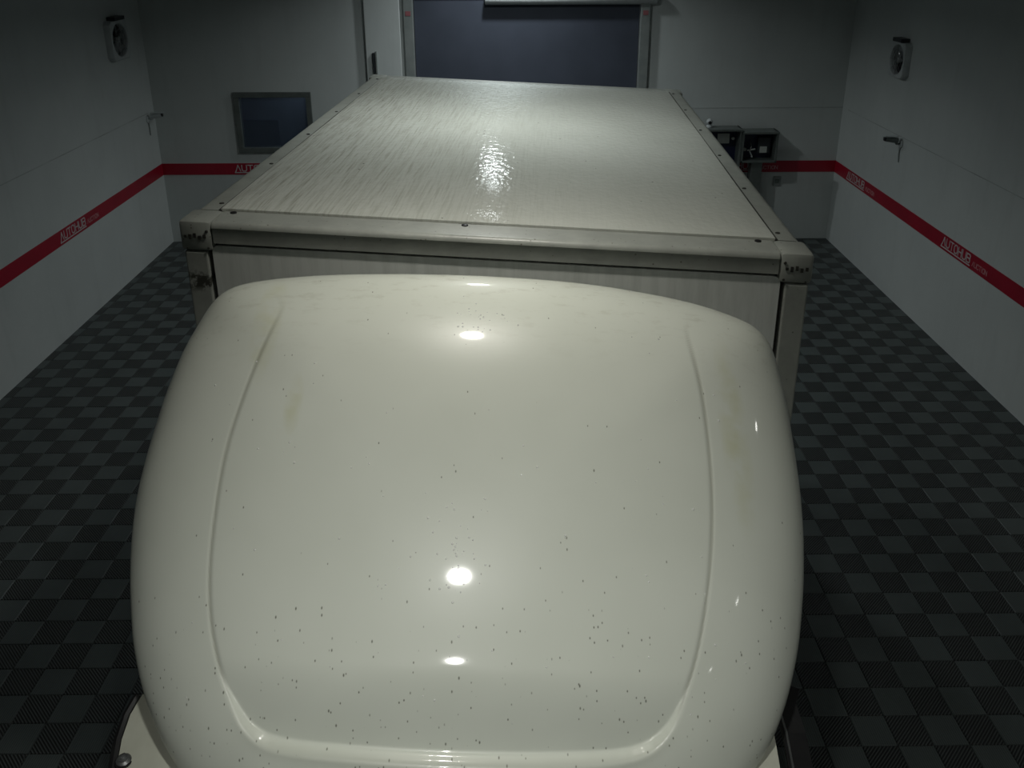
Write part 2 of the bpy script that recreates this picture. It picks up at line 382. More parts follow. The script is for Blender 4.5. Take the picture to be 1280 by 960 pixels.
# ------------------------------------------------------------------ floor of checkered grid tiles
floor = empty('floor', (0, 6, 0), kind='structure')
MB().box(WL, WR, FR-6, D-6+.15, -.08, -.016).build('screed', M['screed'], floor)
TX, TY, T = 3.5392, 8.3376, .2
def tmesh(x0, x1, y0, y1, mb, zt=0.0):
    g = .0020; c = .0022; a0, a1, b0, b1 = x0+g, x1-g, y0+g, y1-g
    lo = [(a0, b0, -.016), (a1, b0, -.016), (a1, b1, -.016), (a0, b1, -.016)]
    mi = [(x, y, zt-c) for x, y, _ in lo]; to = [(a0+c, b0+c, zt), (a1-c, b0+c, zt), (a1-c, b1-c, zt), (a0+c, b1-c, zt)]
    fs = []
    for k in (0, 4):
        for i in range(4): j = (i+1) % 4; fs.append((k+i, k+j, k+4+j, k+4+i))
    mb.add(lo+mi+to, fs+[(8, 9, 10, 11)])
cells = []
for i in range(-44, 8):
    for j in range(-60, 22):
        x0, y0 = TX+i*T, TY+j*T; x1, y1 = min(x0+T, WR), min(y0+T, D); x0 = max(x0, WL); y0 = max(y0, FR)
        if x1-x0 < .02 or y1-y0 < .02: continue
        cells.append((x0, x1, y0, y1, (i+j) % 2 != 0))
def hidden(px, py):
    L = np.interp(py, [300, 420, 480, 560, 640, 720, 850, 960], [236, 238, 215, 186, 168, 163, 175, 135])
    R = np.interp(py, [300, 350, 490, 560, 700, 850, 960], [1020, 1015, 985, 993, 1005, 985, 1012])
    return L+6 < px < R-6
rank = []
for k, c in enumerate(cells):
    cx, cy = (c[0]+c[1])/2, (c[2]+c[3])/2; a = project((cx, cy, 0))
    full = c[1]-c[0] > .19 and c[3]-c[2] > .19
    if full and 0 < a[0] < 1280 and 285 < a[1] < 960 and not hidden(*a):
        q = [project((c[0], c[2], 0)), project((c[1], c[2], 0)), project((c[1], c[3], 0)), project((c[0], c[3], 0))]
        rank.append((-abs(sum(q[i][0]*q[(i+1) % 4][1]-q[(i+1) % 4][0]*q[i][1] for i in range(4))), k))
rank.sort(); pick = {k for _, k in rank[:300]}
protos = {}
for dk_ in (True, False):
    b = MB(); tmesh(-T/2, T/2, -T/2, T/2, b); protos[dk_] = None
    me_src = b
    for k in sorted(pick):
        c = cells[k]
        if c[4] != dk_: continue
        if protos[dk_] is None:
            o = me_src.build('tile', M['tdark' if dk_ else 'tlight'], floor); protos[dk_] = o
        else:
            o = protos[dk_].copy(); COL.objects.link(o)
        o.location = ((c[0]+c[1])/2, (c[2]+c[3])/2-6, random.uniform(-.0008, .0008))
for dk_ in (True, False):
    b = MB()
    for k, c in enumerate(cells):
        if k in pick or c[4] != dk_: continue
        tmesh(c[0], c[1], c[2]-6, c[3]-6, b, random.uniform(-.0008, .0008))
    tag(b.build('tiles', M['tdark' if dk_ else 'tlight'], floor), kind='stuff')

# ------------------------------------------------------------------ box truck
BX, BY, BA, BZ, BR = -.04857, 3.15272, -.05176, 3.17238, .04524
truck = empty('box_truck', (BX, BY, 0), BA, 'white box truck with a big domed wind deflector over its cab', 'truck')
def lean(v): return (v[0], v[1], v[2]-v[0]*BR*min(1, max(0, (v[2]-.5)/.6)))    # the body leans a little on its springs
def tp(b, name, m, parent=truck, smooth=False, label=None):
    o = b.build(name, m, parent, smooth, xf=lean)
    if label: o['label'] = label
    return o
ca, sa = math.cos(BA), math.sin(BA)
def to_local(P):
    x, y = P[0]-BX, P[1]-BY; return (ca*x+sa*y, -sa*x+ca*y, P[2])
L1 = 3.36           # rear end of roof skin
# roof skin: slightly crowned sheet with a turned edge
NX, NY = 40, 60; vs_ = []; fs_ = []
for j in range(NY+1):
    for i in range(NX+1):
        a = i/NX*2-1; b_ = j/NY; e = min(1-abs(a), 0.04)/.04; e2 = min(b_, 1-b_, .03)/.03
        vs_.append((a*1.055, .003+b_*L1, BZ-.004+.004*min(e, 1)*min(e2, 1)+.0015*math.sin(a*5)*math.sin(b_*9)))
for j in range(NY):
    for i in range(NX): q = j*(NX+1)+i; fs_.append((q, q+1, q+NX+2, q+NX+1))
n0 = len(vs_); rim = [(i) for i in range(NX+1)]+[j*(NX+1)+NX for j in range(1, NY+1)]+[NY*(NX+1)+i for i in range(NX-1, -1, -1)]+[j*(NX+1) for j in range(NY-1, 0, -1)]
for q in rim: v = vs_[q]; vs_.append((v[0], v[1], BZ-.04))
for k in range(len(rim)): k2 = (k+1) % len(rim); fs_.append((rim[k], n0+k, n0+k2, rim[k2]))
mb = MB(); mb.add(vs_, fs_); tp(mb, 'roof_panel', M['roof'], smooth=30, label='wet white streaked roof skin of the cargo box')
# rails
def arc(cx, cz, r, a0, a1, n=6): return [(cx+r*math.cos(math.radians(a0+(a1-a0)*k/n)), cz+r*math.sin(math.radians(a0+(a1-a0)*k/n))) for k in range(n+1)]
zt = BZ-.012
fr = arc(-.127, zt-.022, .022, 90, 180)       # (v, z) nose
prof = [(-.002, zt)]+fr+[(-.147, zt-.026), (-.147, BZ-.155+.062), (-.002, BZ-.155+.062)]
tp(MB().prism(prof, 0, -1.040, 1.040), 'front_rail', M['alu'], smooth=30, label='grey rounded top rail above the front panel')
tp(MB().prism([(-v-.0+L1, z) for v, z in prof], 0, -1.040, 1.040), 'rear_rail', M['alu'], smooth=30)
for s in (-1, 1):
    pr = [(s*1.062, zt)]+[(s*x, z) for x, z in reversed(arc(1.125, zt-.035, .035, 0, 90))]+[(s*1.160, zt-.16), (s*1.062, zt-.16)]
    rail = tp(MB().prism(pr, 1, .006, L1-.006), 'side_rail', M['alu'], smooth=30, label='grey aluminium roof rail with fastener heads')
    MB().box(s*1.052, s*1.066, .003, L1, BZ-.04, zt+.002).build('rail_gap_shade', M['groove'], truck, xf=lean)  # dark strip standing in for the shadow line between skin and rail
    for k in range(6):
        y = .09+k*.64
        MB().lathe((s*1.085, y, zt-1.085*s*BR), (0, 0, 1), [(.010, 0), (.009, .003), (.004, .0045), (.0001, .0045)], 10).build('rivet', M['groove'], rail, True)
    for v0, v1, sg in ((-.150, .004, 1), (L1-.004, L1+.150, -1)):
        cp = MB().box(s*1.043, s*1.165, v0, v1, zt-.115, zt+.003, .016)
        cap = tp(cp, 'corner_cap', M['alu'], smooth=40, label='speckled grey corner casting of the cargo box')
        if sg == 1:
            def M3(x, z, r): MB().lathe((x, -.150, z-x*BR), (0, -1, 0), [(r, 0), (r*.8, .003), (.0001, .0035)], 10).build('rivet', M['groove'], cap, True)
            M3(s*1.060, zt-.035, .006); M3(s*1.06, zt-.10, .005); M3(s*1.14, zt-.105, .004)
            b = MB()                                       # worn cast lettering, unreadable marks
            for k in range(5):
                x = s*1.105+(k-2)*.018; b.box(x-.006, x+.004, -.1535, -.149, zt-.062-.006*(k % 2), zt-.052+.004*(k % 3), 0)
            tp(b, 'cast_mark', M['groove'], cap)
        pz = MB(); pz.box(s*1.070, s*1.155, v0+.004 if sg == 1 else v0, v1 if sg == 1 else v1-.004, 1.0, zt-.117, .006)
        tp(pz, 'corner_post', M['scuff'] if (s == -1 and sg == 1) else M['alu'])
    tp(MB().box(s*1.115, s*1.145, 0, L1, 1.0, zt-.162), 'side_panel', M['panel'])
    tp(MB().box(s*1.075, s*1.16, .0, L1, .93, 1.02, .008), 'bottom_rail', M['alu'])
# front panel with rounded top corners behind the groove
def rrect(x0, x1, z0, z1, r):
    pts = [(x0, z0), (x1, z0)]+arc(x1-r, z1-r, r, 0, 90, 5)+arc(x0+r, z1-r, r, 90, 180, 5); return pts
zg = BZ-.098
tp(MB().prism(rrect(-1.063, 1.063, 1.0, zg+.003, .03), 1, -.120, -.02), 'front_seal', M['groove'], label='black seal around the front panel')
tp(MB().prism(rrect(-1.053, 1.053, 1.0, zg-.007, .026), 1, -.138, -.10), 'front_panel', M['panel'], label='grey white front panel of the cargo box')
tp(MB().box(-1.06, 1.06, L1+.02, L1+.10, 1.0, zg), 'rear_panel', M['panel'])
tp(MB().box(-1.10, 1.10, -.1, L1+.1, .93, 1.0), 'cargo_floor', M['steel'])
for x, y in ((-.117, -.022), (-1.0, -.022), (.985, -.022)):
    MB().lathe((x, y, zt-x*BR), (0, 0, 1), [(.014, -.002), (.012, .004), (.005, .006), (.0001, .006)], 12).build('plug', M['black'], truck, True)
# chassis and wheels
for s in (-1, 1): tp(MB().box(s*.36, s*.44, -2.2, L1, .62, .84, .008), 'chassis_rail', M['black'])
tp(MB().box(-.9, .9, L1-.05, L1+.05, .5, .62, .01), 'rear_bumper', M['steel'])
tp(MB().tube([(-.95, -1.35, .38), (.95, -1.35, .38)], .05), 'axle', M['black'])
tp(MB().tube([(-.95, 2.3, .38), (.95, 2.3, .38)], .06), 'axle', M['black'])
for s, y in ((-1, -1.35), (1, -1.35), (-1, 2.3), (1, 2.3)):
    x = s*.84
    wh = MB().lathe((x-.11, y, .38), (1, 0, 0), [(.22, 0), (.34, 0), (.375, .03), (.38, .06), (.38, .16), (.375, .19), (.34, .22), (.22, .22)], 36).build('tyre', M['black'], truck, True)
    MB().lathe((x-.09*1, y, .38), (1, 0, 0), [(.05, .02), (.16, .05), (.20, 0), (.225, 0), (.225, .18), (.20, .18), (.16, .13), (.05, .16)], 28).build('rim', M['steel'], wh, True)
# cab: lofted rounded body under the deflector
CU = -.03
def csec(y, hw, z0, z1, r, n=5):
    pts = [(CU-hw, z0), (CU+hw, z0)]
    for cx, a0, a1 in ((CU+hw-r, 0, 90), (CU-hw+r, 90, 180)):
        for k in range(n+1):
            a = math.radians(a0+(a1-a0)*k/n); pts.append((cx+r*math.cos(a), z1-r+r*math.sin(a)))
    return [(p[0], y, p[1]) for p in pts]
cab = MB().ring([csec(-2.27, .80, .62, 1.05, .10), csec(-2.24, .88, .55, 1.30, .12), csec(-2.12, .93, .55, 1.50, .12), csec(-1.98, .935, .55, 1.66, .12),
                 csec(-1.72, .93, .55, 1.96, .14), csec(-1.62, .925, .55, 2.03, .15), csec(-1.42, .925, .55, 2.07, .14), csec(-.9, .925, .55, 2.09, .13), csec(-.35, .925, .55, 2.08, .12), csec(-.30, .90, .6, 2.04, .12)])
cabo = tp(cab, 'cab', M['cabw'], smooth=35, label='white cab body under the wind deflector')
# windscreen
ws = [(-.80, -2.145, 1.50), (.74, -2.145, 1.50), (.70, -1.735, 1.965), (-.76, -1.735, 1.965)]
tp(MB().add(ws+[(x, y+.02, z-.02) for x, y, z in ws], [(0, 1, 2, 3), (7, 6, 5, 4), (0, 4, 5, 1), (1, 5, 6, 2), (2, 6, 7, 3), (3, 7, 4, 0)]), 'windscreen', M['autoglass'], cabo)
for s in (-1, 1):
    xs = CU+s*.935
    tp(MB().prism([(-2.02, 1.28), (-.95, 1.28), (-.95, 1.90), (-1.70, 1.90), (-1.98, 1.52)], 0, xs-.006*s, xs+.006*s), 'side_window', M['autoglass'], cabo)
    tp(MB().box(xs-.003, xs+.012*s, -1.1, -.97, 1.12, 1.16, .003), 'door_handle', M['black'], cabo)
    tp(MB().box(CU+s*.62-.14, CU+s*.62+.14, -2.285, -2.24, .78, .96, .02), 'headlamp', M['chrome'], cabo)
    tp(MB().box(CU+s*.84-.04, CU+s*.84+.04, -2.27, -2.20, .80, .94, .015), 'indicator', M['brown'], cabo)
    tp(MB().tube([(xs, -2.03, 1.45), (xs+s*.10, -2.12, 1.5), (xs+s*.14, -2.14, 1.5)], .012), 'mirror_arm', M['black'], cabo)
    tp(MB().box(xs+s*.08, xs+s*.24, -2.16, -2.12, 1.28, 1.62, .02), 'mirror', M['black'], cabo)
    tp(MB().prism([(-1.72, .30), (-1.72, .70), (-1.62, .86), (-1.08, .86), (-.98, .70), (-.98, .30), (-1.06, .30), (-1.06, .66), (-1.14, .76), (-1.56, .76), (-1.64, .66), (-1.64, .30)], 0, xs-.14*s, xs+.012*s), 'wheel_arch', M['black'], cabo)
tp(MB().box(-.93, .87, -2.36, -2.20, .38, .66, .03), 'front_bumper', M['cabw'], cabo)
tp(MB().box(-.4, .34, -2.29, -2.24, .80, .98, .01), 'grille', M['black'], cabo)
# door-top weather strips and the black rain visor on the right
def strip(pts, w_, h_):
    b = MB(); L_ = []
    for i, p in enumerate(pts):
        p = Vector(p); t_ = (Vector(pts[min(i+1, len(pts)-1)])-Vector(pts[max(i-1, 0)])).normalized(); sd = t_.cross(Vector((0, 0, 1))).normalized()
        L_.append([tuple(p-sd*w_/2), tuple(p+sd*w_/2), tuple(p+sd*w_/2+Vector((0, 0, h_))), tuple(p-sd*w_/2+Vector((0, 0, h_)))])
    return b.ring(L_)

# ---- wind deflector shell -------------------------------------------------
# inclined base plane through a crest point and a nose point (world)
Tp = np.array([-.03, 2.78, 3.105]); Bp = np.array([-.03, 1.45, 2.00])
ev = (Bp-Tp)/np.linalg.norm(Bp-Tp); ex_ = np.array([1., 0, -.06]); ex_ /= np.linalg.norm(ex_); ev = ev-(ev@ex_)*ex_; ev /= np.linalg.norm(ev); en = np.cross(ev, ex_); en = en*np.sign(en[2])
Rm = np.array([list(RV), list(UV), list(fv)]); O_ = np.array([0, 0, H_])
def npj(P):
    d = (P-O_)@Rm.T; return np.stack([CX+F_*d[..., 0]/d[..., 2], CY-F_*d[..., 1]/d[..., 2]], -1)
def unpl(px):
    px = np.atleast_2d(px); d = Rm[2]+Rm[0]*(px[:, :1]-CX)/F_-Rm[1]*(px[:, 1:]-CY)/F_
    t = ((Tp-O_)@en)/(d@en); Q = O_+d*t[:, None]-Tp; return np.stack([Q@ex_, Q@ev], -1)
OUT = np.array([(480,342),(600,345),(720,353),(820,368),(880,382),(925,398),(950,414),(963,432),(973,458),(985,510),(993,560),(1000,610),(1004,660),(1005,710),(1003,760),(998,810),(988,860),(972,910),(945,960),(900,1010),(820,1045),(570,1070),(330,1052),(265,1010),(222,960),(193,905),(175,850),(166,800),(163,750),(163,700),(168,640),(178,590),(192,540),(208,490),(226,445),(242,415),(262,383),(285,362),(320,351),(390,344)], float)
CR = np.array([(352,385),(325,440),(298,510),(280,570),(268,640),(261,710),(262,770),(270,820),(285,875),(304,918),(345,944),(450,957),(570,964),(700,964),(795,954),(838,922),(857,870),(872,820),(883,760),(890,690),(891,620),(886,550),(876,480),(858,412),(850,370),(600,350),(360,360)], float)
def smooth_closed(P, n):
    P = np.array(P); m = len(P); out = []
    for i in range(m):
        p0, p1, p2, p3 = P[i-1], P[i], P[(i+1) % m], P[(i+2) % m]
        for k in range(n):
            t = k/n; out.append(.5*((2*p1)+(-p0+p2)*t+(2*p0-5*p1+4*p2-p3)*t*t+(-p0+3*p1-3*p2+p3)*t**3))
    return np.array(out)
C0 = unpl([(585, 690)])[0]
HD, PE = .24, 3.2
def hgt(rho): return HD*np.clip(1-rho**PE, 0, 1)**.55
NA = 840
th = np.linspace(-PI, PI, NA, endpoint=False)
tgt = smooth_closed(OUT, 8)
b2 = unpl(tgt)-C0; ang = np.arctan2(b2[:, 1], b2[:, 0]); o = np.argsort(ang)
Rad = np.interp(th, ang[o], np.hypot(*b2.T)[o], period=2*PI)
pc = np.array([585., 690.]); ta = np.arctan2(tgt[:, 1]-pc[1], tgt[:, 0]-pc[0]); to_ = np.argsort(ta); tr_ = np.hypot(*(tgt-pc).T)[to_]; ta = ta[to_]
rr = 1-(1-np.linspace(0, 1, 60))**1.6
def world(uv2, h): return Tp+uv2[..., :1]*ex_+uv2[..., 1:]*ev+h[..., None]*en
for it in range(14):       # the domed shell must fill the outline with its thickness counted
    UVs = C0+(Rad[:, None]*rr)[..., None]*np.stack([np.cos(th), np.sin(th)], -1)[:, None, :]
    px = npj(world(UVs, hgt(np.broadcast_to(rr, UVs.shape[:2]))))-pc
    A = np.arctan2(px[..., 1], px[..., 0]); Rr = np.hypot(px[..., 0], px[..., 1])
    bins = ((A+PI)/(2*PI)*360).astype(int) % 360; mx = np.zeros(360); np.maximum.at(mx, bins.ravel(), Rr.ravel())
    ctr = (np.arange(360)+.5)/360*2*PI-PI; want = np.interp(ctr, ta, tr_, period=2*PI); ratio = want/mx
    ratio = np.array([np.mean(np.take(ratio, range(i-2, i+3), mode='wrap')) for i in range(360)])
    Ae = A[:, -1]; Rad = Rad*(1+.8*(np.interp(Ae, ctr, ratio, period=2*PI)-1))
    ft = np.fft.rfft(Rad); ft[44:] = 0; Rad = np.fft.irfft(ft, NA)
NR = 200
rr = np.linspace(0, 1, NR)**.85; rr = 1-(1-rr)**1.25
UVs = C0+(Rad[:, None]*rr)[..., None]*np.stack([np.cos(th), np.sin(th)], -1)[:, None, :]
Hh = hgt(np.broadcast_to(rr, UVs.shape[:2])).copy()
# crease polygon: pixels to shell points (iterate the height)
crp = smooth_closed(CR, 4); cuv = unpl(crp)
for it in range(6):
    dd = cuv-C0; a = np.arctan2(dd[:, 1], dd[:, 0]); rho = np.clip(np.hypot(*dd.T)/np.interp(a, th, Rad, period=2*PI), 0, .99)
    cur = npj(world(cuv, hgt(rho))); d1 = unpl(crp+(crp-cur))-unpl(crp); cuv = cuv+.9*(unpl(cur+(crp-cur)*1.0)-unpl(cur))
Pf = UVs.reshape(-1, 2); a = cuv; b = np.roll(cuv, -1, 0)
dist = np.full(len(Pf), 9.); inside = np.zeros(len(Pf), bool)
for p0, p1 in zip(a, b):
    e = p1-p0; t_ = np.clip(((Pf-p0)@e)/(e@e), 0, 1); dist = np.minimum(dist, np.hypot(*(Pf-p0-t_[:, None]*e).T))
    cond = (p0[1] > Pf[:, 1]) != (p1[1] > Pf[:, 1]); xi = p0[0]+(Pf[:, 1]-p0[1])*(p1[0]-p0[0])/((p1[1]-p0[1]) or 1e-9); inside ^= cond & (Pf[:, 0] < xi)
sdf = np.where(inside, dist, -dist).reshape(UVs.shape[:2])
def sst(x): x = np.clip(x, 0, 1); return x*x*(3-2*x)
V = UVs[..., 1]; vtop = cuv[:, 1].min(); vbot = cuv[:, 1].max(); vn = np.clip((V-vtop)/(vbot-vtop), 0, 1)
dep = .0022*sst((vn-.07)/.25)+.032*sst((vn-.84)/.16); wid = .007+.045*sst((vn-.86)/.14)
Hh -= dep*sst(sdf/wid)
Hh -= .0035*sst((vn-.07)/.2)*np.exp(-((sdf-.002)/.0045)**2)*(1-sst((vn-.85)/.1))
Wd = world(UVs, Hh)
CREASE_SHADE = .75*sst((vn-.07)/.2)*np.exp(-((sdf-.002)/(.0065-.002*sst(vn/.5)))**2)*(1-sst((vn-.84)/.1))+.35*np.exp(-((sdf-.012)/.02)**2)*sst((vn-.9)/.1)  # painted shade: dark line along the crease, softer band above the lip
vs_ = [tuple(Wd[0, 0])]; fs_ = []
for j in range(1, NR):
    vs_ += [tuple(p) for p in Wd[:, j]]
for i in range(NA):
    k = (i+1) % NA; fs_.append((0, 1+i, 1+k))
    for j in range(NR-2): fs_.append((1+j*NA+i, 1+(j+1)*NA+i, 1+(j+1)*NA+k, 1+j*NA+k))
rim0 = 1+(NR-2)*NA; last = Wd[:, -1]
cen = last.mean(0)
for q, (dn, dz, sc_) in enumerate(((.012, 0, .998), (.03, .0, .985), (.03, .16, .97))):
    s0 = len(vs_)
    for p in last:
        v = cen+(p-cen)*sc_-en*dn; v[2] = max(v[2]-dz, min(2.03, v[2])); vs_.append(tuple(v))
    base = rim0 if q == 0 else s0-NA
    for i in range(NA): k = (i+1) % NA; fs_.append((base+i, s0+i, s0+k, base+k))
mb = MB(); mb.v = [to_local(v) for v in vs_]; mb.f = fs_
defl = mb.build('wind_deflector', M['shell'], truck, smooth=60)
at = defl.data.attributes.new('crease_shade', 'FLOAT', 'POINT'); dv = np.zeros(len(vs_)); dv[0] = 0; dv[1:1+(NR-1)*NA] = CREASE_SHADE[:, 1:].T.ravel(); at.data.foreach_set('value', dv.astype(np.float32)); defl['label'] = 'glossy white domed wind deflector shell with a creased centre panel'
# wet droplets beaded on the shell
b = MB(); rnd = random.Random(3)
def surf(pxq):
    uv = unpl([pxq])[0]
    for _ in range(5):
        dd = uv-C0; aa = math.atan2(dd[1], dd[0]); rho = min(.99, math.hypot(*dd)/np.interp(aa, th, Rad, period=2*PI)); jj = int(np.argmin(abs(rr-rho))); ii = int(round((aa+PI)/(2*PI)*NA)) % NA
        P = world(uv, np.array(Hh[ii, jj])); cur = npj(P); uv = uv+(unpl([pxq])[0]-unpl([cur])[0])
    n_ = np.cross(Wd[(ii+6) % NA, jj]-Wd[ii-6, jj], Wd[ii, min(jj+3, NR-1)]-Wd[ii, jj-3]); n_ /= np.linalg.norm(n_); n_ *= np.sign(n_@en)
    return Wd[ii, jj], n_
spots = [(574+rnd.gauss(0, 17), 700+rnd.gauss(0, 32)) for _ in range(46)]+[(604+rnd.gauss(0, 22), 400+rnd.gauss(0, 13)) for _ in range(30)]+[(rnd.uniform(230, 950), rnd.uniform(420, 900)) for _ in range(60)]
for sp in spots:
    P, n_ = surf(sp); r = rnd.uniform(.0016, .004); P = Vector(to_local(P)); n2 = Vector((ca*n_[0]+sa*n_[1], -sa*n_[0]+ca*n_[1], n_[2]))
    b.lathe(P-n2*.0005, n2, [(r, 0), (r*.9, r*.3), (r*.55, r*.52), (.0002, r*.58)], 8)
wd = b.build('water_beads', M['water'], defl, True); wd['kind'] = 'stuff'
# black gasket line where the shell meets its foot, cab roof side extensions with bolt
def curve_z(px, z): 
    d = Rm[2]+Rm[0]*(px[0]-CX)/F_-Rm[1]*(px[1]-CY)/F_; t = (z-H_)/d[2]; return O_+d*t
def cz(px, z): return Vector(to_local(curve_z(px, z)))
lfoot = [cz(p, z) for p, z in (((178, 868), 2.18), ((163, 893), 2.16), ((152, 925), 2.14), ((146, 960), 2.12), ((144, 1000), 2.10), ((146, 1050), 2.06))]
lin = [cz(p, 2.2) for p in ((260, 850), (262, 890), (270, 925), (285, 960), (300, 1000), (320, 1050))]
def sheet(A_, B_, th_):
    n = len(A_); v = [tuple(p) for p in A_]+[tuple(p) for p in B_]; v += [(x, y, z-th_) for x, y, z in v]; f = []
    for i in range(n-1): f += [(i, i+1, n+i+1, n+i), (2*n+i, 3*n+i, 3*n+i+1, 2*n+i+1), (i, 2*n+i, 2*n+i+1, i+1), (n+i, n+i+1, 3*n+i+1, 3*n+i)]
    f += [(0, n, 3*n, 2*n), (n-1, 3*n-1, 4*n-1, 2*n-1)]
    return MB().add(v, f)
fo = sheet(lfoot, lin, .03).build('deflector_foot', M['cabw'], truck, 50); fo['label'] = 'white side foot of the deflector with a bolt'
MB().tube([Vector(p)+Vector((-.012, 0, -.006)) for p in lfoot], .013, 8).build('gasket', M['black'], fo, True)
bp = cz((155, 950), 2.135); bo = MB().lathe(bp-Vector((0, 0, .004)), (0, 0, 1), [(.020, 0), (.020, .006), (.013, .010), (.013, .013), (.008, .014), (.006, .008), (.0001, .008)], 16).build('bolt', M['steel'], fo, True)
MB().lathe(bp-Vector((0, 0, .004)), (0, 0, 1), [(.024, 0), (.024, .004), (.0001, .004)], 16).build('washer', M['black'], fo, True)
rfoot = [cz(p, z) for p, z in (((960, 880), 2.17), ((962, 895), 2.16), ((966, 910), 2.15), ((971, 935), 2.13), ((975, 960), 2.12), ((982, 1000), 2.10), ((988, 1050), 2.06))]
rin = [cz(p, 2.2) for p in ((880, 800), (880, 850), (880, 890), (872, 925), (865, 960), (850, 1000), (830, 1050))]
fo2 = sheet(rfoot, rin, .03).build('deflector_foot', M['cabw'], truck, 50)
vis = [cz(p, z) for p, z in (((985, 860), 2.10), ((980, 880), 2.09), ((992, 920), 2.07), ((1000, 960), 2.06), ((1008, 1000), 2.05), ((1016, 1050), 2.03))]
vo = strip(vis, .065, .012).build('rain_visor', M['black'], truck); vo['label'] = 'black rain visor over the door window'
tr2 = [Vector(p)+Vector((-.022, 0, .014)) for p in vis]
MB().tube(tr2, .0035, 6).build('chrome_trim', M['steel'], vo, True)

# ------------------------------------------------------------------ wall fans
def fan(name, loc, side, w_, h_, label):
    """side +1: on the left wall facing +x; local: x out of wall, y along, z up"""
    r = empty(name, loc, 0 if side > 0 else PI, label, 'fan', None)
    b = MB(); n = 32; R0 = min(w_, h_)*.42
    # square plate with a round opening
    loops = []
    def sq(k):
        a = 2*PI*k/n+PI/n; c_, s_ = math.cos(a), math.sin(a); m_ = max(abs(c_), abs(s_)); return (c_/m_*w_/2, s_/m_*h_/2)
    o1 = [(.0, *sq(k)) for k in range(n)]; o2 = [(.07, *sq(k)) for k in range(n)]; o3 = [(.08, sq(k)[0]*.97, sq(k)[1]*.97) for k in range(n)]
    ell = lambda f, d: [(d, math.cos(2*PI*k/n+PI/n)*R0*f*w_/min(w_, h_), math.sin(2*PI*k/n+PI/n)*R0*f*h_/min(w_, h_)) for k in range(n)]
    b.ring([o1, o2, o3, ell(1.04, .08), ell(1.0, .072), ell(.98, .01)], caps=False)
    b.build('housing', M['whitem'], r, 40)
    MB().ring([ell(1, .004), ell(1, .009)]).build('back_plate', M['dark'], r)
    for k in range(5):
        a = 2*PI*k/5+.3; q = []
        for t_, wd_ in ((.18, .10), (.5, .22), (.86, .26)):
            for sg in (-1, 1): q.append((.035+.014*sg, R0*t_*math.cos(a)-sg*R0*wd_*math.sin(a), R0*t_*math.sin(a)+sg*R0*wd_*math.cos(a)))
        v = q+[(x-.004, y, z) for x, y, z in q]
        MB().add(v, [(0, 1, 3, 2), (2, 3, 5, 4), (6, 8, 9, 7), (8, 10, 11, 9), (0, 2, 8, 6), (2, 4, 10, 8), (1, 7, 9, 3), (3, 9, 11, 5), (4, 5, 11, 10), (0, 6, 7, 1)]).build('blade', M['steel'], r)
    MB().lathe((.02, 0, 0), (1, 0, 0), [(.001, 0), (.04, 0), (.04, .04), (.03, .05), (.001, .052)], 16).build('hub', M['whitem'], r, True)
    g = MB()
    for f in (.4, .7): 
        pts = [(.078, math.cos(2*PI*k/24)*R0*f, math.sin(2*PI*k/24)*R0*f*h_/w_) for k in range(25)]; g.tube(pts, .0035, 5)
    for k in range(4): a = PI/4*k; g.tube([(.078, -R0*math.cos(a), -R0*math.sin(a)*h_/w_), (.078, R0*math.cos(a), R0*math.sin(a)*h_/w_)], .003, 5)
    g.build('guard', M['steel'], r)
    MB().box(0, .11, -w_*.28, w_*.28, h_/2, h_/2+.045, .006).build('hood', M['dark'], r)
    return r
fan('exhaust_fan', (WL, 11.30, 2.99), 1, .52, .48, 'white square exhaust fan high on the left wall')
fan('exhaust_fan', (WR, 10.52, 2.81), -1, .42, .41, 'white framed exhaust fan with dark opening high on the right wall')

# ------------------------------------------------------------------ small security cameras
def seccam(loc, side, label, mm):
    r = empty('security_camera', loc, 0 if side > 0 else PI, label, 'camera')
    MB().lathe((0, 0, 0), (1, 0, 0), [(.001, 0), (.05, 0), (.05, .012), (.02, .022), (.001, .022)], 18).build('mount', M['whitem'], r, True)
    MB().tube([(.015, 0, 0), (.06, 0, .0), (.09, 0, .045)], .012, 8).build('arm', mm, r, True)
    bd = MB().tube([(.05, .0, .04), (.20, 0, .065)], .033, 14).build('body', mm, r, True)
    MB().tube([(.20, 0, .065), (.213, 0, .067)], .028, 14).build('lens', M['black'], bd, True)
    MB().box(.05, .24, -.034, .034, .088, .094, .002).build('sun_shield', M['whitem'], r)
    MB().tube([(.006, .0, -.03), (.012, 0, -.12), (.004, .01, -.22)], .008, 6).build('cable', M['post'], r, True)
    return r
seccam((WL, 11.93, 1.86), 1, 'pale bullet camera by the left rear corner', M['whitem'])
seccam((WR, 10.22, 1.86), -1, 'grey bullet camera on a bracket on the right wall', M['frame'])

# ------------------------------------------------------------------ control station at the right rear
cs = empty('control_station', (3.28, D-.17, 0), label='grey steel stand with two open instrument boxes by the back wall', cat='control box')
def cbox(x0, x1, z0, z1, name):
    b = MB(); t_ = .03; y0, y1 = -.13, .10
    b.box(x0, x1, y1-.01, y1, z0, z1).box(x0, x0+t_, y0, y1, z0, z1, .004).box(x1-t_, x1, y0, y1, z0, z1, .004).box(x0, x1, y0-.03, y1, z1-t_, z1, .004).box(x0, x1, y0, y1, z0, z0+t_, .004)
    o = b.build(name, M['frame'], cs)
    MB().box(x0+t_, x1-t_, y1-.03, y1-.011, z0+t_, z1-t_).build('back_board', M['blue'], o)
    return o
b1 = cbox(-.60, -.04, 1.02, 1.70, 'instrument_box'); b2_ = cbox(-.035, .47, 1.22, 1.66, 'instrument_box')
MB().box(-.34, -.17, .045, .068, 1.46, 1.60, .003).build('paper_card', M['paper'], b1)
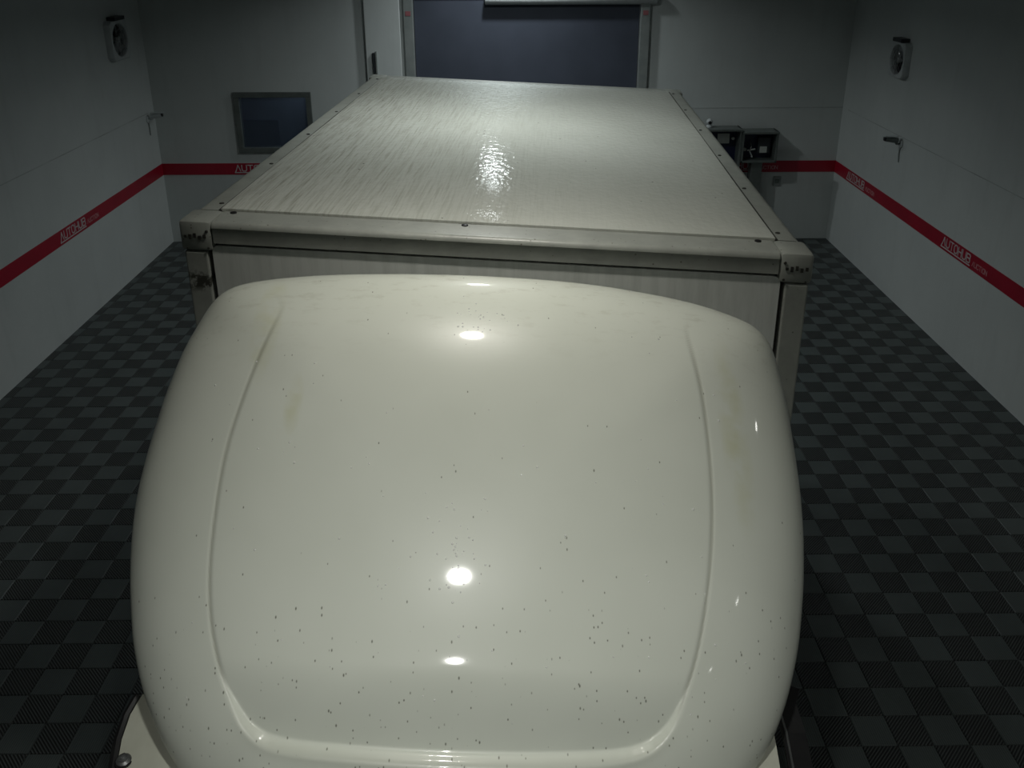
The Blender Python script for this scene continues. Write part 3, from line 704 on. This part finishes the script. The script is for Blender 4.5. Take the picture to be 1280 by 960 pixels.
MB().lathe((-.44, .068, 1.52), (0, -1, 0), [(.03, 0), (.03, .03), (.001, .032)], 14).build('gauge', M['steel'], b1, True)
MB().lathe((-.12, .068, 1.53), (0, -1, 0), [(.022, 0), (.022, .03), (.001, .032)], 14).build('gauge', M['paper'], b1, True)
MB().tube([(-.2, .04, 1.32), (-.14, .0, 1.25), (-.2, .0, 1.14)], .014, 8).build('valve', M['steel'], b1, True)
MB().box(-.42, -.24, .0, .065, 1.10, 1.38, .01).build('meter', M['blue'], b1)
MB().box(.22, .40, -.02, .068, 1.33, 1.56, .012).build('meter', M['dark'], b2_)
MB().box(.25, .35, -.026, -.019, 1.34, 1.43, .002).build('paper_card', M['paper'], b2_)
MB().lathe((.05, .068, 1.38), (0, -1, 0), [(.024, 0), (.024, .06), (.001, .062)], 14).build('gauge', M['paper'], b2_, True)
MB().tube([(.13, .05, 1.50), (.13, .0, 1.42), (.11, -.02, 1.36), (.15, -.03, 1.28)], .014, 8).build('valve', M['chrome'], b2_, True)
MB().tube([(.08, -.01, 1.37), (.19, -.01, 1.39)], .010, 8).build('lever', M['paper'], b2_, True)
MB().box(.14, .30, -.06, .09, 0, 1.22, .008).build('column', M['frame'], cs)
MB().box(.02, .42, -.12, .14, 0, .02, .004).build('base_plate', M['frame'], cs)
MB().box(-.55, -.38, -.06, .09, 0, 1.02, .008).build('column', M['frame'], cs)
dc = empty('dome_camera', (2.80, D-.17, 1.70), label='small white dome camera with dark lens on top of the instrument boxes', cat='camera')
MB().lathe((0, 0, 0), (0, 0, 1), [(.001, 0), (.045, 0), (.045, .02), (.03, .035), (.001, .035)], 16).build('base', M['whitem'], dc, True)
MB().lathe((0, 0, .075), (0, -1, -.15), [(.001, -.045), (.03, -.04), (.043, -.015), (.043, .01), (.03, .035), (.001, .04)], 16).build('body', M['whitem'], dc, True)
MB().lathe((0, -.032, .07), (0, -1, -.15), [(.001, 0), (.026, 0), (.02, .012), (.001, .016)], 14).build('lens', M['black'], dc, True)
# wall socket beneath
so = empty('wall_socket', (3.88, D, .88), label='small grey socket plate under the red stripe', cat='socket')
MB().box(-.055, .055, -.02, 0, -.07, .07, .004).build('plate', M['post'], so)
MB().box(-.03, .03, -.024, -.019, -.03, .03, .003).build('outlet', M['frame'], so)

# ------------------------------------------------------------------ ceiling downlights
LAMP_LABELS = ['round ceiling downlight in the middle row nearest the front wall', 'round ceiling downlight in the middle row above the truck nose', 'round ceiling downlight in the middle row above the wind deflector',
               'round ceiling downlight in the middle row above the cargo roof', 'round ceiling downlight in the middle row above the rear of the cargo roof', 'round ceiling downlight in the middle row just behind the truck', 'round ceiling downlight in the middle row nearest the roller door',
               'small ceiling downlight on the right nearest the front wall', 'small ceiling downlight on the right beside the truck nose', 'small ceiling downlight on the right beside the cargo body']
for k, (x, y, e, spd, r, c) in enumerate(LAMPS):
    z = CEIL
    lm = empty('ceiling_downlight', (x, y, z), label=LAMP_LABELS[k], cat='lamp', group='ceiling downlights over the bay')
    MB().lathe((0, 0, 0), (0, 0, -1), [(r+.005, 0), (r+.03, 0), (r+.03, .05), (r+.005, .05)], 28).build('rim', M['whitem'], lm, 40)
    MB().lathe((0, 0, 0), (0, 0, -1), [(.001, .005), (r, .005), (r, .03), (.001, .03)], 28).build('diffuser', M['lit'], lm, 40)
    ld = bpy.data.lights.new('lamp_glow', 'AREA'); ld.shape = 'DISK'; ld.size = 2*r; ld.energy = e; ld.spread = math.radians(spd); ld.color = c
    lo = bpy.data.objects.new('lamp_glow', ld); COL.objects.link(lo); lo.parent = lm; lo.location = (0, 0, -.055)
